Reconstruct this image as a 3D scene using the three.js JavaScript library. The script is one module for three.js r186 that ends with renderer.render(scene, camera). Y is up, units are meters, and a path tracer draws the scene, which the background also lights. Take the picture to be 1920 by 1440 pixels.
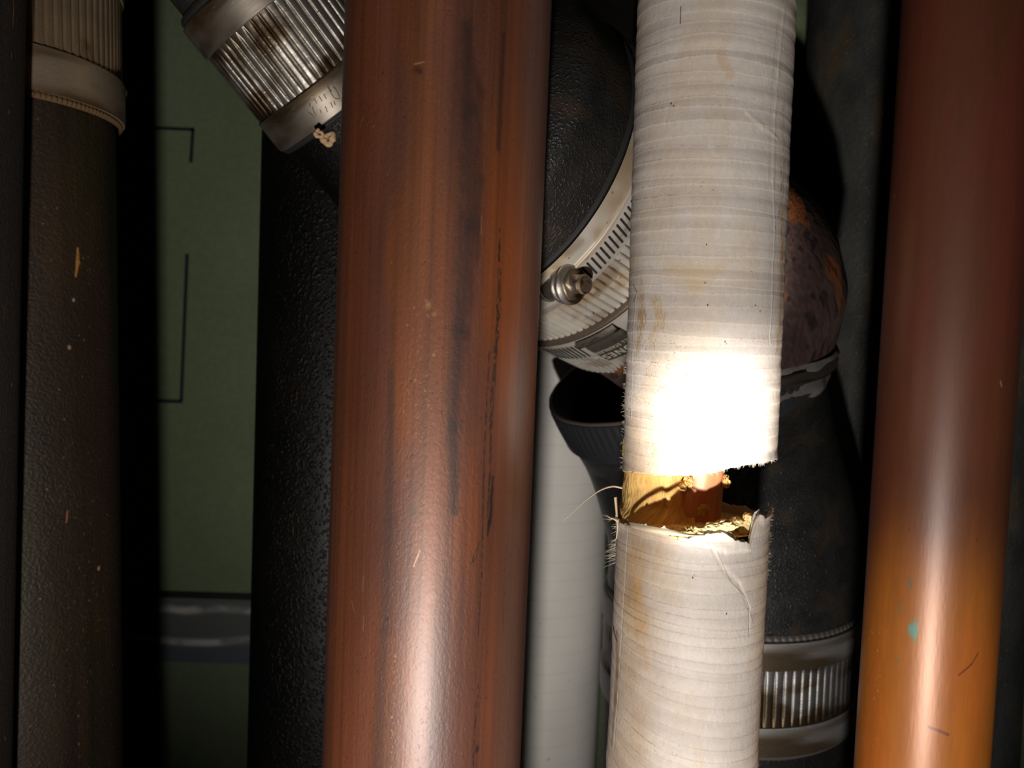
import * as THREE from 'three';
import { mergeGeometries } from 'three/addons/utils/BufferGeometryUtils.js';

// ------------------------------------------------------------------ camera, light, exposure
const scene = new THREE.Scene();
scene.background = new THREE.Color(0x000000);
const EYE = new THREE.Vector3(0, 1.3, 0);
const camera = new THREE.PerspectiveCamera(53, 4 / 3, 0.02, 10);
camera.position.copy(EYE);
camera.rotation.set(THREE.MathUtils.degToRad(-4.2), 0, 0.0255, 'YXZ');
camera.focus = 0.325; camera.userData.fStop = 11;
camera.updateProjectionMatrix(); camera.updateMatrixWorld(true);

const renderer = new THREE.WebGLRenderer({ antialias: true });
renderer.toneMapping = THREE.LinearToneMapping;
renderer.toneMappingExposure = 1.0;
renderer.shadowMap.enabled = true;

// a hand-held flashlight below and behind the lens, pointed up at the cut in the insulation: wide spill and a narrow hot centre
const TORCH = new THREE.Vector3(-0.020, 1.3 - 0.28, 0.095);
function torch(intensity, degrees, penumbra, aim) {
  const s = new THREE.SpotLight(0xfffaf3, intensity, 0, THREE.MathUtils.degToRad(degrees), penumbra, 2);
  s.position.copy(TORCH); s.target.position.copy(aim); s.castShadow = true; s.shadow.radius = 0.55;
  s.shadow.camera.near = 0.05; s.shadow.mapSize.set(2048, 2048);
  scene.add(s, s.target); return s;
}
torch(0.72, 54, 1.0, new THREE.Vector3(0.065, 1.3 - 0.055, -0.31));
torch(3.9, 4.5, 1.0, new THREE.Vector3(0.0765, 1.3 - 0.0405, -0.29));

// ------------------------------------------------------------------ small helpers
const rayDir = (px, py) => {                       // direction through a pixel of the 1920 x 1440 photograph, one metre deep
  const v = new THREE.Vector3(px / 960 - 1, 1 - py / 720, 0.5).unproject(camera).sub(EYE);
  return v.multiplyScalar(-1 / v.z);
};
const at = (px, py, z) => rayDir(px, py).multiplyScalar(z).add(EYE);
let seedState = 7;
const rnd = () => { seedState = (seedState * 1664525 + 1013904223) >>> 0; return seedState / 4294967296; };
const rr = (a, b) => a + (b - a) * rnd();
const clamp = (x, a = 0, b = 1) => Math.min(b, Math.max(a, x));
const sm = (a, b, x) => { const t = clamp((x - a) / (b - a)); return t * t * (3 - 2 * t); };
const mix = (a, b, t) => a + (b - a) * t;
function hash(x, y, s) { let h = Math.imul(x, 374761393) ^ Math.imul(y, 668265263) ^ Math.imul(s, 1274126177); h = Math.imul(h ^ (h >>> 13), 1274126177); return ((h ^ (h >>> 16)) >>> 0) / 4294967296; }
function noise(x, y, s = 0, px = 4096, py = 4096) {    // periodic value noise
  const xi = Math.floor(x), yi = Math.floor(y); let fx = x - xi, fy = y - yi;
  fx = fx * fx * (3 - 2 * fx); fy = fy * fy * (3 - 2 * fy);
  const x0 = ((xi % px) + px) % px, x1 = (x0 + 1) % px, y0 = ((yi % py) + py) % py, y1 = (y0 + 1) % py;
  const a = hash(x0, y0, s), b = hash(x1, y0, s), c = hash(x0, y1, s), d = hash(x1, y1, s);
  return a + (b - a) * fx + (c - a) * fy + (a - b - c + d) * fx * fy;
}
function fbm(u, v, fu, fv, oct, s = 0) { let r = 0, a = 0.5, n = 0; for (let o = 0; o < oct; o++) { r += a * noise(u * fu, v * fv, s + o * 17, fu, fv); n += a; a *= 0.5; fu *= 2; fv *= 2; } return r / n; }
function noise3(x, y, z, s = 0) { const zi = Math.floor(z); let f = z - zi; f = f * f * (3 - 2 * f); return mix(noise(x, y, s + zi * 31), noise(x, y, s + (zi + 1) * 31), f); }

// a painted pair of textures: colour (sRGB 0-255) and height
class Paint {
  constructor(w, h, fn) {
    this.w = w; this.h = h; this.c = new Float32Array(w * h * 3); this.b = new Float32Array(w * h);
    const o = [0, 0, 0, 0.5];
    for (let j = 0, k = 0; j < h; j++) for (let i = 0; i < w; i++, k++) { o[3] = 0.5; fn((i + 0.5) / w, (j + 0.5) / h, o); this.c[3 * k] = o[0]; this.c[3 * k + 1] = o[1]; this.c[3 * k + 2] = o[2]; this.b[k] = o[3]; }
  }
  stroke(pts, width, rgb, alpha, rough = 0, dh = 0, s = 1) {     // pts in uv, width in texels (one number or one per point)
    const W = this.w, H = this.h;
    for (let n = 0; n + 1 < Math.max(2, pts.length); n++) {
      const A = pts[n], B = pts[Math.min(n + 1, pts.length - 1)], ax = A[0] * W, ay = A[1] * H, bx = B[0] * W, by = B[1] * H;
      const wa = Array.isArray(width) ? width[n] : width, wb = Array.isArray(width) ? width[Math.min(n + 1, width.length - 1)] : width, m = Math.max(wa, wb) * 1.6 + 2;
      const dx = bx - ax, dy = by - ay, L = dx * dx + dy * dy || 1;
      for (let y = Math.max(0, Math.floor(Math.min(ay, by) - m)); y <= Math.min(H - 1, Math.max(ay, by) + m); y++)
        for (let xx = Math.floor(Math.min(ax, bx) - m); xx <= Math.max(ax, bx) + m; xx++) {
          const t = clamp(((xx - ax) * dx + (y - ay) * dy) / L), d = Math.hypot(xx - ax - t * dx, y - ay - t * dy), w = mix(wa, wb, t) * (1 + rough * (noise(xx * 0.11, y * 0.05, s) - 0.5) * 2);
          let a = alpha * (rough > 0.36 || w < 5 ? sm(w + 1, w * 0.45, d) : sm(w * 1.5 + 1, 0, d)); if (a <= 0) continue;
          if (rough > 0.4) a *= sm(0.25, 0.6, noise(xx * 0.35, y * 0.12, s + 3));
          const k = y * W + (((xx % W) + W) % W);
          for (let c = 0; c < 3; c++) this.c[3 * k + c] = mix(this.c[3 * k + c], rgb[c], a);
          this.b[k] += dh * a;
        }
    }
    return this;
  }
  speck(u, v, r, rgb, a = 1, dh = 0) { return this.stroke([[u, v], [u + r * 0.3 / this.w * (rnd() - 0.5), v + r * 0.5 / this.h * rnd()]], r, rgb, a, 0.3, dh, Math.floor(u * 999)); }
  color() { const d = new Uint8Array(this.w * this.h * 4); for (let k = 0; k < this.w * this.h; k++) { for (let c = 0; c < 3; c++) d[4 * k + c] = clamp(this.c[3 * k + c], 0, 255); d[4 * k + 3] = 255; } return this.tex(d, true); }
  bump() { const d = new Uint8Array(this.w * this.h * 4); for (let k = 0; k < this.w * this.h; k++) { d[4 * k] = d[4 * k + 1] = d[4 * k + 2] = clamp(this.b[k]) * 255; d[4 * k + 3] = 255; } return this.tex(d, false); }
  tex(d, srgb) { const t = new THREE.DataTexture(d, this.w, this.h, THREE.RGBAFormat); t.wrapS = THREE.RepeatWrapping; t.wrapT = THREE.MirroredRepeatWrapping; t.magFilter = THREE.LinearFilter; t.minFilter = THREE.LinearMipmapLinearFilter; t.generateMipmaps = true; if (srgb) t.colorSpace = THREE.SRGBColorSpace; t.needsUpdate = true; return t; }
}
const std = (o) => new THREE.MeshPhysicalMaterial({ side: THREE.DoubleSide, ...o });

// names, labels
const used = {};
const numbered = (n) => { const k = (used[n] = (used[n] ?? -1) + 1); return k ? `${n}_${String(k).padStart(3, '0')}` : n; };
function shade(o) { o.castShadow = o.receiveShadow = true; return o; }
function tag(o, label, category, group) { Object.assign(o.userData, { label, category }); if (group) o.userData.group = group; return o; }
function thing(name, label, category, pos) { const g = new THREE.Group(); g.name = numbered(name); g.position.copy(pos); scene.add(g); return tag(g, label, category); }
function meshThing(name, label, category, geo, mat, pos) { const m = shade(new THREE.Mesh(geo, mat)); m.name = numbered(name); if (pos) m.position.copy(pos); scene.add(m); return tag(m, label, category); }
function part(name, geo, mat, parent, label) { const m = shade(new THREE.Mesh(geo, mat)); m.name = name; parent.add(m); if (label) m.userData.label = label; return m; }
function structure(name, geo, mat, pos, parent = scene) { const m = shade(new THREE.Mesh(geo, mat)); m.name = name; if (pos) m.position.copy(pos); parent.add(m); if (parent === scene) m.userData.kind = 'structure'; return m; }

// a grid surface; closed joins the first and last column
function grid(nu, nv, fn, closed = false) {
  const P = [], T = [], I = [], p = new THREE.Vector3(), t = new THREE.Vector2();
  for (let j = 0; j <= nv; j++) for (let i = 0; i <= nu; i++) { const u = i / nu, v = j / nv; t.set(u, v); fn(u, v, p, t); P.push(p.x, p.y, p.z); T.push(t.x, t.y); }
  for (let j = 0; j < nv; j++) for (let i = 0; i < nu; i++) { const a = j * (nu + 1) + i, b = a + 1, c = a + nu + 1, d = c + 1; I.push(a, b, d, a, d, c); }
  const g = new THREE.BufferGeometry(); g.setAttribute('position', new THREE.Float32BufferAttribute(P, 3)); g.setAttribute('uv', new THREE.Float32BufferAttribute(T, 2)); g.setIndex(I); g.computeVertexNormals();
  if (closed) { const n = g.attributes.normal, q = new THREE.Vector3(), w = new THREE.Vector3(); for (let j = 0; j <= nv; j++) { const a = j * (nu + 1), b = a + nu; q.fromBufferAttribute(n, a).add(w.fromBufferAttribute(n, b)).normalize(); n.setXYZ(a, q.x, q.y, q.z); n.setXYZ(b, q.x, q.y, q.z); } }
  return g;
}
// a tube round a polyline of frames with its own radius at every angle and station
function sweep(pts, nu, nv, radius, uvScale = [1, 1]) {
  const curve = pts.length === 2 ? new THREE.LineCurve3(pts[0], pts[1]) : new THREE.CatmullRomCurve3(pts, false, 'centripetal');
  const fr = []; let N = null;
  for (let j = 0; j <= nv; j++) {
    const c = curve.getPointAt(j / nv), T = curve.getTangentAt(j / nv);
    if (!N) N = new THREE.Vector3(0, 0, 1).addScaledVector(T, -T.z).normalize(); else N.addScaledVector(T, -N.dot(T)).normalize();
    fr.push([c, N.clone(), new THREE.Vector3().crossVectors(T, N)]);
  }
  return grid(nu, nv, (u, v, p, t) => { const [c, A, B] = fr[Math.round(v * nv)], th = u * 2 * Math.PI, r = radius(th, v); p.copy(c).addScaledVector(A, r * Math.cos(th)).addScaledVector(B, r * Math.sin(th)); t.set(u * uvScale[0], v * uvScale[1]); }, true);
}
const cat = (...g) => mergeGeometries(g.map((x) => (x.index ? x.toNonIndexed() : x)).map((x) => { for (const k of Object.keys(x.attributes)) if (!['position', 'normal', 'uv'].includes(k)) x.deleteAttribute(k); return x; }));
const moved = (g, v) => g.translate(-v.x, -v.y, -v.z);
function hair(p0, p1, sag, r, n = 5) {            // one tapering fibre
  const c = new THREE.QuadraticBezierCurve3(p0, p0.clone().lerp(p1, 0.5).add(sag), p1), P = [...Array(n + 1)].map((_, i) => c.getPoint(i / n));
  return sweep(P, 4, n, (th, v) => r * (1 - 0.85 * v));
}

// upright pipes: where their edges run gives the axis; R in metres, z the depth of the axis
function axisFrom(side, px, py, R, z) { const d = rayDir(px, py), s = Math.sqrt(1 + d.x * d.x) * R; return new THREE.Vector3(EYE.x + d.x * z + (side === 'left' ? s : -s), EYE.y + d.y * z, -z); }
function axisBoth(l, r, py, R) { const a = rayDir(l, py), b = rayDir(r, py), s = R * (Math.hypot(1, a.x) + Math.hypot(1, b.x)), z = s / (b.x - a.x); return axisFrom('left', l, py, R, z); }
const FLOOR = 0, CEIL = 2.5;
class Axis {
  constructor(a, b) { this.a = a; this.b = b; this.d = a.clone().sub(b).divideScalar(a.y - b.y); }
  y(y) { return this.b.clone().addScaledVector(this.d, y - this.b.y); }
}
// pipe wall along an axis from y0 to y1; u = 0.5 faces the camera, front half is 0..1, v counts (y - vy) / vl
function pipeGeo(ax, R, y0, y1, vy, vl, nu = 96, rows = null, dr = null, inner = 0) {
  const c = ax.y(EYE.y), face = Math.atan2(EYE.x - c.x, EYE.z - c.z), ys = rows ?? [...Array(25)].map((_, i) => mix(y0, y1, i / 24)), base = ax.y(y0);
  return grid(nu, ys.length - 1, (u, v, p, t) => {
    const y = ys[Math.round(v * (ys.length - 1))], ph = (u - 0.5) * 2 * Math.PI, th = face + ph, q = ax.y(y), r = R + (dr ? dr(ph, y) : 0) - inner;
    p.set(q.x + r * Math.sin(th) - base.x, y - y0, q.z + r * Math.cos(th) - base.z); t.set(0.5 + ph / Math.PI, (y - vy) / vl);
  }, true);
}
const frontY = (ax, R, px, py) => at(px, py, -ax.y(EYE.y).z - R).y;

// ------------------------------------------------------------------ shared surfaces
const tar = new Paint(512, 512, (u, v, o) => {
  const n = fbm(u, v, 8, 8, 4, 3), g = fbm(u, v, 96, 96, 2, 9), br = sm(0.55, 0.75, fbm(u, v, 5, 3, 3, 21));
  const k = 38 + 22 * (n - 0.5); o[0] = k + 14 * br; o[1] = k - 1 + 6 * br; o[2] = k - 2 - 1 * br; o[3] = 0.3 + 0.3 * n + 0.5 * sm(0.5, 0.9, g);
});
for (let i = 0; i < 260; i++) tar.speck(rnd(), rnd(), rr(0.5, 1.3), [120, 112, 100], rr(0.2, 0.7), 0.2);
for (let i = 0; i < 60; i++) tar.speck(rnd(), rnd(), rr(0.8, 2.2), [96, 70, 40], rr(0.2, 0.5), 0.1);
const tarColor = tar.color(), tarBump = tar.bump();
const scaled = (t, x, y) => { const c = t.clone(); c.repeat.set(x, y); c.needsUpdate = true; return c; };
const blackIron = (x, y, o = {}) => std({ map: scaled(tarColor, x, y), bumpMap: scaled(tarBump, x, y), bumpScale: 0.0006, roughness: 0.5, ...o });

const grime = new Paint(512, 512, (u, v, o) => {
  const n = fbm(u, v, 6, 6, 5, 41), d = sm(0.5, 0.72, fbm(u, v, 4, 4, 4, 55)), f = noise(u * 256, v * 256, 5, 256, 256);
  o[0] = 190 + 40 * (n - 0.5) - 70 * d + 14 * (f - 0.5); o[1] = 182 + 40 * (n - 0.5) - 82 * d + 14 * (f - 0.5); o[2] = 172 + 36 * (n - 0.5) - 96 * d + 12 * (f - 0.5); o[3] = 0.5 + 0.3 * (n - 0.5) + 0.2 * (f - 0.5);
});
for (let i = 0; i < 40; i++) { const u = rnd(), v = rnd(), a = rr(0, 6.3), l = rr(0.01, 0.05); grime.stroke([[u, v], [u + l * Math.cos(a), v + l * Math.sin(a)]], 0.7, [225, 220, 210], 0.5); }
const grimeColor = grime.color(), grimeBump = grime.bump();
const steel = (o = {}) => std({ map: grimeColor, bumpMap: grimeBump, bumpScale: 0.0002, metalness: 0.85, roughness: 0.38, ...o });

// ------------------------------------------------------------------ the setting
{
  const drywall = new Paint(512, 512, (u, v, o) => { const n = fbm(u, v, 5, 5, 5, 71) - 0.5, f = noise(u * 200, v * 200, 8, 200, 200) - 0.5; o[0] = 112 + 22 * n + 8 * f; o[1] = 125 + 20 * n + 8 * f; o[2] = 94 + 24 * n + 8 * f; o[3] = 0.5 + 0.4 * f; });
  const green = std({ map: scaled(drywall.color(), 3, 4), bumpMap: scaled(drywall.bump(), 6, 8), bumpScale: 0.0004, roughness: 0.9 });
  const plain = std({ color: new THREE.Color(0.16, 0.15, 0.14), roughness: 0.95 });
  const box = (x, y, z) => new THREE.BoxGeometry(x, y, z);
  const back = structure('wall_back', box(2.0, 2.7, 0.1), green, new THREE.Vector3(0, 1.25, -0.80));
  structure('wall_left', box(0.1, 2.7, 2.1), plain, new THREE.Vector3(-1.05, 1.25, 0.30));
  structure('wall_right', box(0.1, 2.7, 2.1), plain, new THREE.Vector3(1.05, 1.25, 0.30));
  structure('wall_front', box(2.0, 2.7, 0.1), plain, new THREE.Vector3(0, 1.25, 1.40));
  structure('floor', box(2.2, 0.1, 2.3), plain, new THREE.Vector3(0, -0.05, 0.30));
  structure('ceiling', box(2.2, 0.1, 2.3), plain, new THREE.Vector3(0, 2.55, 0.30));
  // pencilled outline on the board
  const ink = std({ color: new THREE.Color(0.012, 0.012, 0.016), roughness: 0.8 });
  const line = (x0, y0, x1, y1, w) => {
    const a = at(x0, y0, 0.75), b = at(x1, y1, 0.75), l = a.distanceTo(b), m = a.clone().lerp(b, 0.5).sub(back.position), g = box(l, w, 0.0004).rotateZ(Math.atan2(b.y - a.y, b.x - a.x)).translate(m.x, m.y, 0.0502);
    part('pencil_line', g, ink, back);
  };
  line(200, 236, 364, 243, 0.003); line(362, 240, 358, 305, 0.0032); line(351, 476, 340, 752, 0.0034); line(200, 748, 342, 753, 0.0036);
  // steel track with plaster smears
  const yt = at(390, 1117, 0.744).y, yb = at(390, 1246, 0.744).y, h = yt - yb;
  const track = new Paint(1024, 256, (u, v, o) => {
    const n = fbm(u, v, 60, 3, 4, 81), w1 = sm(0.10, 0.02, Math.abs(v - 0.80 - 0.16 * (fbm(u, v, 50, 1, 2, 5) - 0.5))), w2 = sm(0.09, 0.02, Math.abs(v - 0.34 - 0.14 * (fbm(u, v, 40, 1, 2, 15) - 0.5)));
    const w = clamp(w1 * sm(0.25, 0.6, n) + w2 * sm(0.2, 0.6, 1 - n)), lo = v < 0.24 ? 1 : 0, top = v > 0.93 ? 1 : 0;
    o[0] = mix(96 - 8 * lo, 196, w) * (1 - top * 0.9); o[1] = mix(99 - 6 * lo, 192, w) * (1 - top * 0.9); o[2] = mix(98 + 6 * lo, 186, w) * (1 - top * 0.9); o[3] = 0.4 + 0.5 * w;
  });
  structure('trim_1', box(1.99, h, 0.006), std({ map: track.color(), bumpMap: track.bump(), bumpScale: 0.002, roughness: 0.7 }), new THREE.Vector3(0, (yt + yb) / 2, -0.747)).rotation.z = -0.006;
}

// ------------------------------------------------------------------ large copper pipe
const copperMat = (map, bump, o = {}) => std({ map, bumpMap: bump, bumpScale: 0.0002, metalness: 0.12, roughness: 0.5, clearcoat: 0.75, clearcoatRoughness: 0.42, ...o });
{
  const R = 0.0397, ax = new Axis(axisBoth(647, 1035, 0, R), axisBoth(603, 975, 1440, R));
  const yA = frontY(ax, R, 820, 1440), yB = frontY(ax, R, 840, 0), vl = (yB - yA) * 1.06, vy = yA - 0.03 * (yB - yA);
  const U = (xf) => 0.5 + Math.asin(clamp(2 * xf - 1, -1, 1)) / Math.PI, V = (py) => (frontY(ax, R, 830, py) - vy) / vl;
  const S = (xf, py) => [U(xf), V(py)];
  const t = new Paint(1024, 2048, (u, v, o) => {
    const big = fbm(u, v, 5, 3, 4, 101) - 0.5, st = fbm(u, v, 40, 2, 3, 113) - 0.5, st2 = fbm(u, v, 160, 3, 2, 119) - 0.5, gr = noise(u * 512, v * 400, 7, 512, 400) - 0.5, pit = noise(u * 300, v * 420, 77, 300, 420);
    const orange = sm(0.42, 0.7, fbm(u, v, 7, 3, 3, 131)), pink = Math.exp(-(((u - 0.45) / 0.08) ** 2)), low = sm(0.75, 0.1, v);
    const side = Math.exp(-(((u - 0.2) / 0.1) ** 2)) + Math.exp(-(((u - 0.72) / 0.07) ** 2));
    const p = sm(0.84, 0.95, pit) * (0.35 + 0.65 * sm(0.5, 0.66, fbm(u, v, 14, 6, 2, 140)));
    const k = 1.08 * (1 + 0.42 * big + 0.32 * st + 0.16 * st2 + 0.06 * gr - 0.26 * p);
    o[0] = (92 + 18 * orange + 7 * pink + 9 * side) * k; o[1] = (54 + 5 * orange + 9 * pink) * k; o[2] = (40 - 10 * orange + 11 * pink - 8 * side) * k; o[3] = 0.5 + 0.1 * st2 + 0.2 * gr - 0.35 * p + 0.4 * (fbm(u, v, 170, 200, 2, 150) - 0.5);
  });
  const dk = [54, 36, 32];
  t.stroke([S(.58, 40), S(.60, 200), S(.62, 420), S(.60, 620), S(.58, 800), S(.60, 960)], [20, 26, 30, 26, 22, 14], dk, .62, .3);
  t.stroke([S(.58, 90), S(.64, 160), S(.66, 330), S(.66, 480)], [8, 18, 16, 6], [70, 42, 32], .55, .3);
  t.stroke([S(.74, 40), S(.735, 265)], [7, 9], [56, 32, 24], .6, .3);
  t.stroke([S(.755, 420), S(.765, 560), S(.76, 650), S(.75, 760), S(.755, 900), S(.75, 1000)], [4, 9, 8, 7, 5, 4], [38, 26, 22], .75, .5);
  t.stroke([S(.73, 660), S(.725, 850), S(.735, 1080), S(.73, 1200)], 3, [44, 28, 24], .7, .6);
  t.stroke([S(.77, 900), S(.765, 985), S(.755, 1010)], [4, 9, 3], [36, 22, 20], .9, .4, -0.1);
  t.stroke([S(.72, 1020), S(.69, 1060)], [3, 9], [52, 34, 30], .8, .5);
  t.stroke([S(.30, 700), S(.315, 980), S(.31, 1180), S(.295, 1440)], [12, 18, 22, 26], [74, 50, 44], .55, .3);
  t.stroke([S(.86, 1010), S(.845, 1080), S(.85, 1200)], 4, [70, 36, 26], .7, .5);
  t.stroke([S(.74, 1290), S(.73, 1380), S(.73, 1440)], 3, [44, 28, 24], .8, .5);
  t.speck(...S(.745, 1412), 9, [40, 26, 22], .9); t.speck(...S(.32, 1160), 9, [70, 48, 46], .8); t.speck(...S(.42, 962), 12, [92, 70, 56], .8);
  t.stroke([S(.36, 116), S(.40, 112)], 2, [176, 120, 90], .8); t.stroke([S(.37, 126), S(.385, 130)], 8, [66, 34, 26], .7, .3);
  for (let i = 0; i < 46; i++) { const py = rr(560, 960); t.speck(U(.41 + .09 * (rnd() + rnd() - 1) + .02), V(py), rr(1.2, 4), [172, 124, 84], rr(.3, .8)); }
  t.speck(...S(.455, 574), 10, [178, 130, 84], .7); t.speck(...S(.48, 590), 6, [178, 130, 84], .6); t.speck(...S(.51, 1120), 12, [150, 104, 76], .6);
  for (let i = 0; i < 34; i++) { const py = rr(980, 1440); t.speck(U(.36 + .012 * (rnd() - .5)), V(py), rr(1, 2.4), [196, 140, 84], rr(.4, .9), .05); }
  for (let i = 0; i < 120; i++) t.speck(rnd(), rnd(), rr(.7, 1.8), [44, 24, 18], rr(.4, .8), -0.12);
  for (let i = 0; i < 40; i++) t.speck(rnd(), rnd(), rr(.6, 1.3), [200, 160, 130], rr(.4, .9), .1);
  for (let i = 0; i < 30; i++) { const u = rnd(), v = rnd(), a = rr(-.9, .9) + 1.57; t.stroke([[u, v], [u + .02 * Math.cos(a), v + .02 * Math.sin(a)]], .8, rnd() < .5 ? [180, 130, 100] : [60, 34, 26], .5); }
  t.stroke([S(.43, 1060), S(.455, 1030)], 1.6, [216, 178, 140], .9);
  const geo = pipeGeo(ax, R, FLOOR, CEIL, vy, vl, 160);
  meshThing('copper_pipe', 'wide streaked brown copper pipe standing between the black pipe and the white wrapped pipe', 'pipe', geo, copperMat(t.color(), t.bump()), ax.y(FLOOR));
}
// ------------------------------------------------------------------ copper pipe by the right edge
{
  const R = 0.027, ax = new Axis(axisBoth(1679, 1949, 180, R), axisBoth(1600, 1858, 1440, R));
  const yA = frontY(ax, R, 1730, 1440), yB = frontY(ax, R, 1810, 0), vl = (yB - yA) * 1.2, vy = yA - 0.10 * (yB - yA);
  const U = (xf) => 0.5 + Math.asin(clamp(2 * xf - 1, -1, 1)) / Math.PI, V = (py) => (frontY(ax, R, 1770, py) - vy) / vl, S = (xf, py) => [U(xf), V(py)];
  const t = new Paint(512, 1024, (u, v, o) => {
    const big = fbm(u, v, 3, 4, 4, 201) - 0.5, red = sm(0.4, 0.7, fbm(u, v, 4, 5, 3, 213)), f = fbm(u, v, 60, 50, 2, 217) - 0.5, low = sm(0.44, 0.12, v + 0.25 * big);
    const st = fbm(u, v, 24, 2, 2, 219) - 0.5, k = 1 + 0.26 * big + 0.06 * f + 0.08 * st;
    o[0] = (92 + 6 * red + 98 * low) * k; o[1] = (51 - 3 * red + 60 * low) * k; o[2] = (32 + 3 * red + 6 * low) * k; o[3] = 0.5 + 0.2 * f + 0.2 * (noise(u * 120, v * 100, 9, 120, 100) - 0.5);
  });
  t.stroke([S(.37, 1188), S(.40, 1192), S(.41, 1200)], [4, 11, 3], [104, 150, 138], .9, .35); t.stroke([S(.34, 1100), S(.36, 1112)], [4, 3], [92, 104, 92], .7, .4);
  t.speck(...S(.29, 1157), 4, [98, 118, 100], .7); t.speck(...S(.30, 1257), 4, [110, 118, 92], .7);
  t.stroke([S(.54, 1362), S(.62, 1366), S(.68, 1371)], 1.6, [120, 60, 40], .8); t.stroke([S(.72, 1260), S(.80, 1240), S(.84, 1220)], 1.2, [110, 54, 30], .7);
  t.stroke([S(.86, 714), S(.87, 722)], 2, [200, 140, 110], .6); t.speck(...S(.05, 345), 3, [190, 140, 110], .7);
  for (let i = 0; i < 60; i++) t.speck(rnd(), rnd(), rr(.6, 1.5), [70, 38, 26], rr(.3, .7));
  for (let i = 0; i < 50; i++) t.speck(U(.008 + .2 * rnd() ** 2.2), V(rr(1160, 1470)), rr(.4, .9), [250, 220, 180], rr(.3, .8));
  meshThing('copper_pipe', 'narrower orange copper pipe with a small teal stain, at the right edge', 'pipe', pipeGeo(ax, R, FLOOR, CEIL, vy, vl, 128), copperMat(t.color(), t.bump(), { roughness: 0.42, bumpScale: 0.0001 }), ax.y(FLOOR));
}

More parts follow.
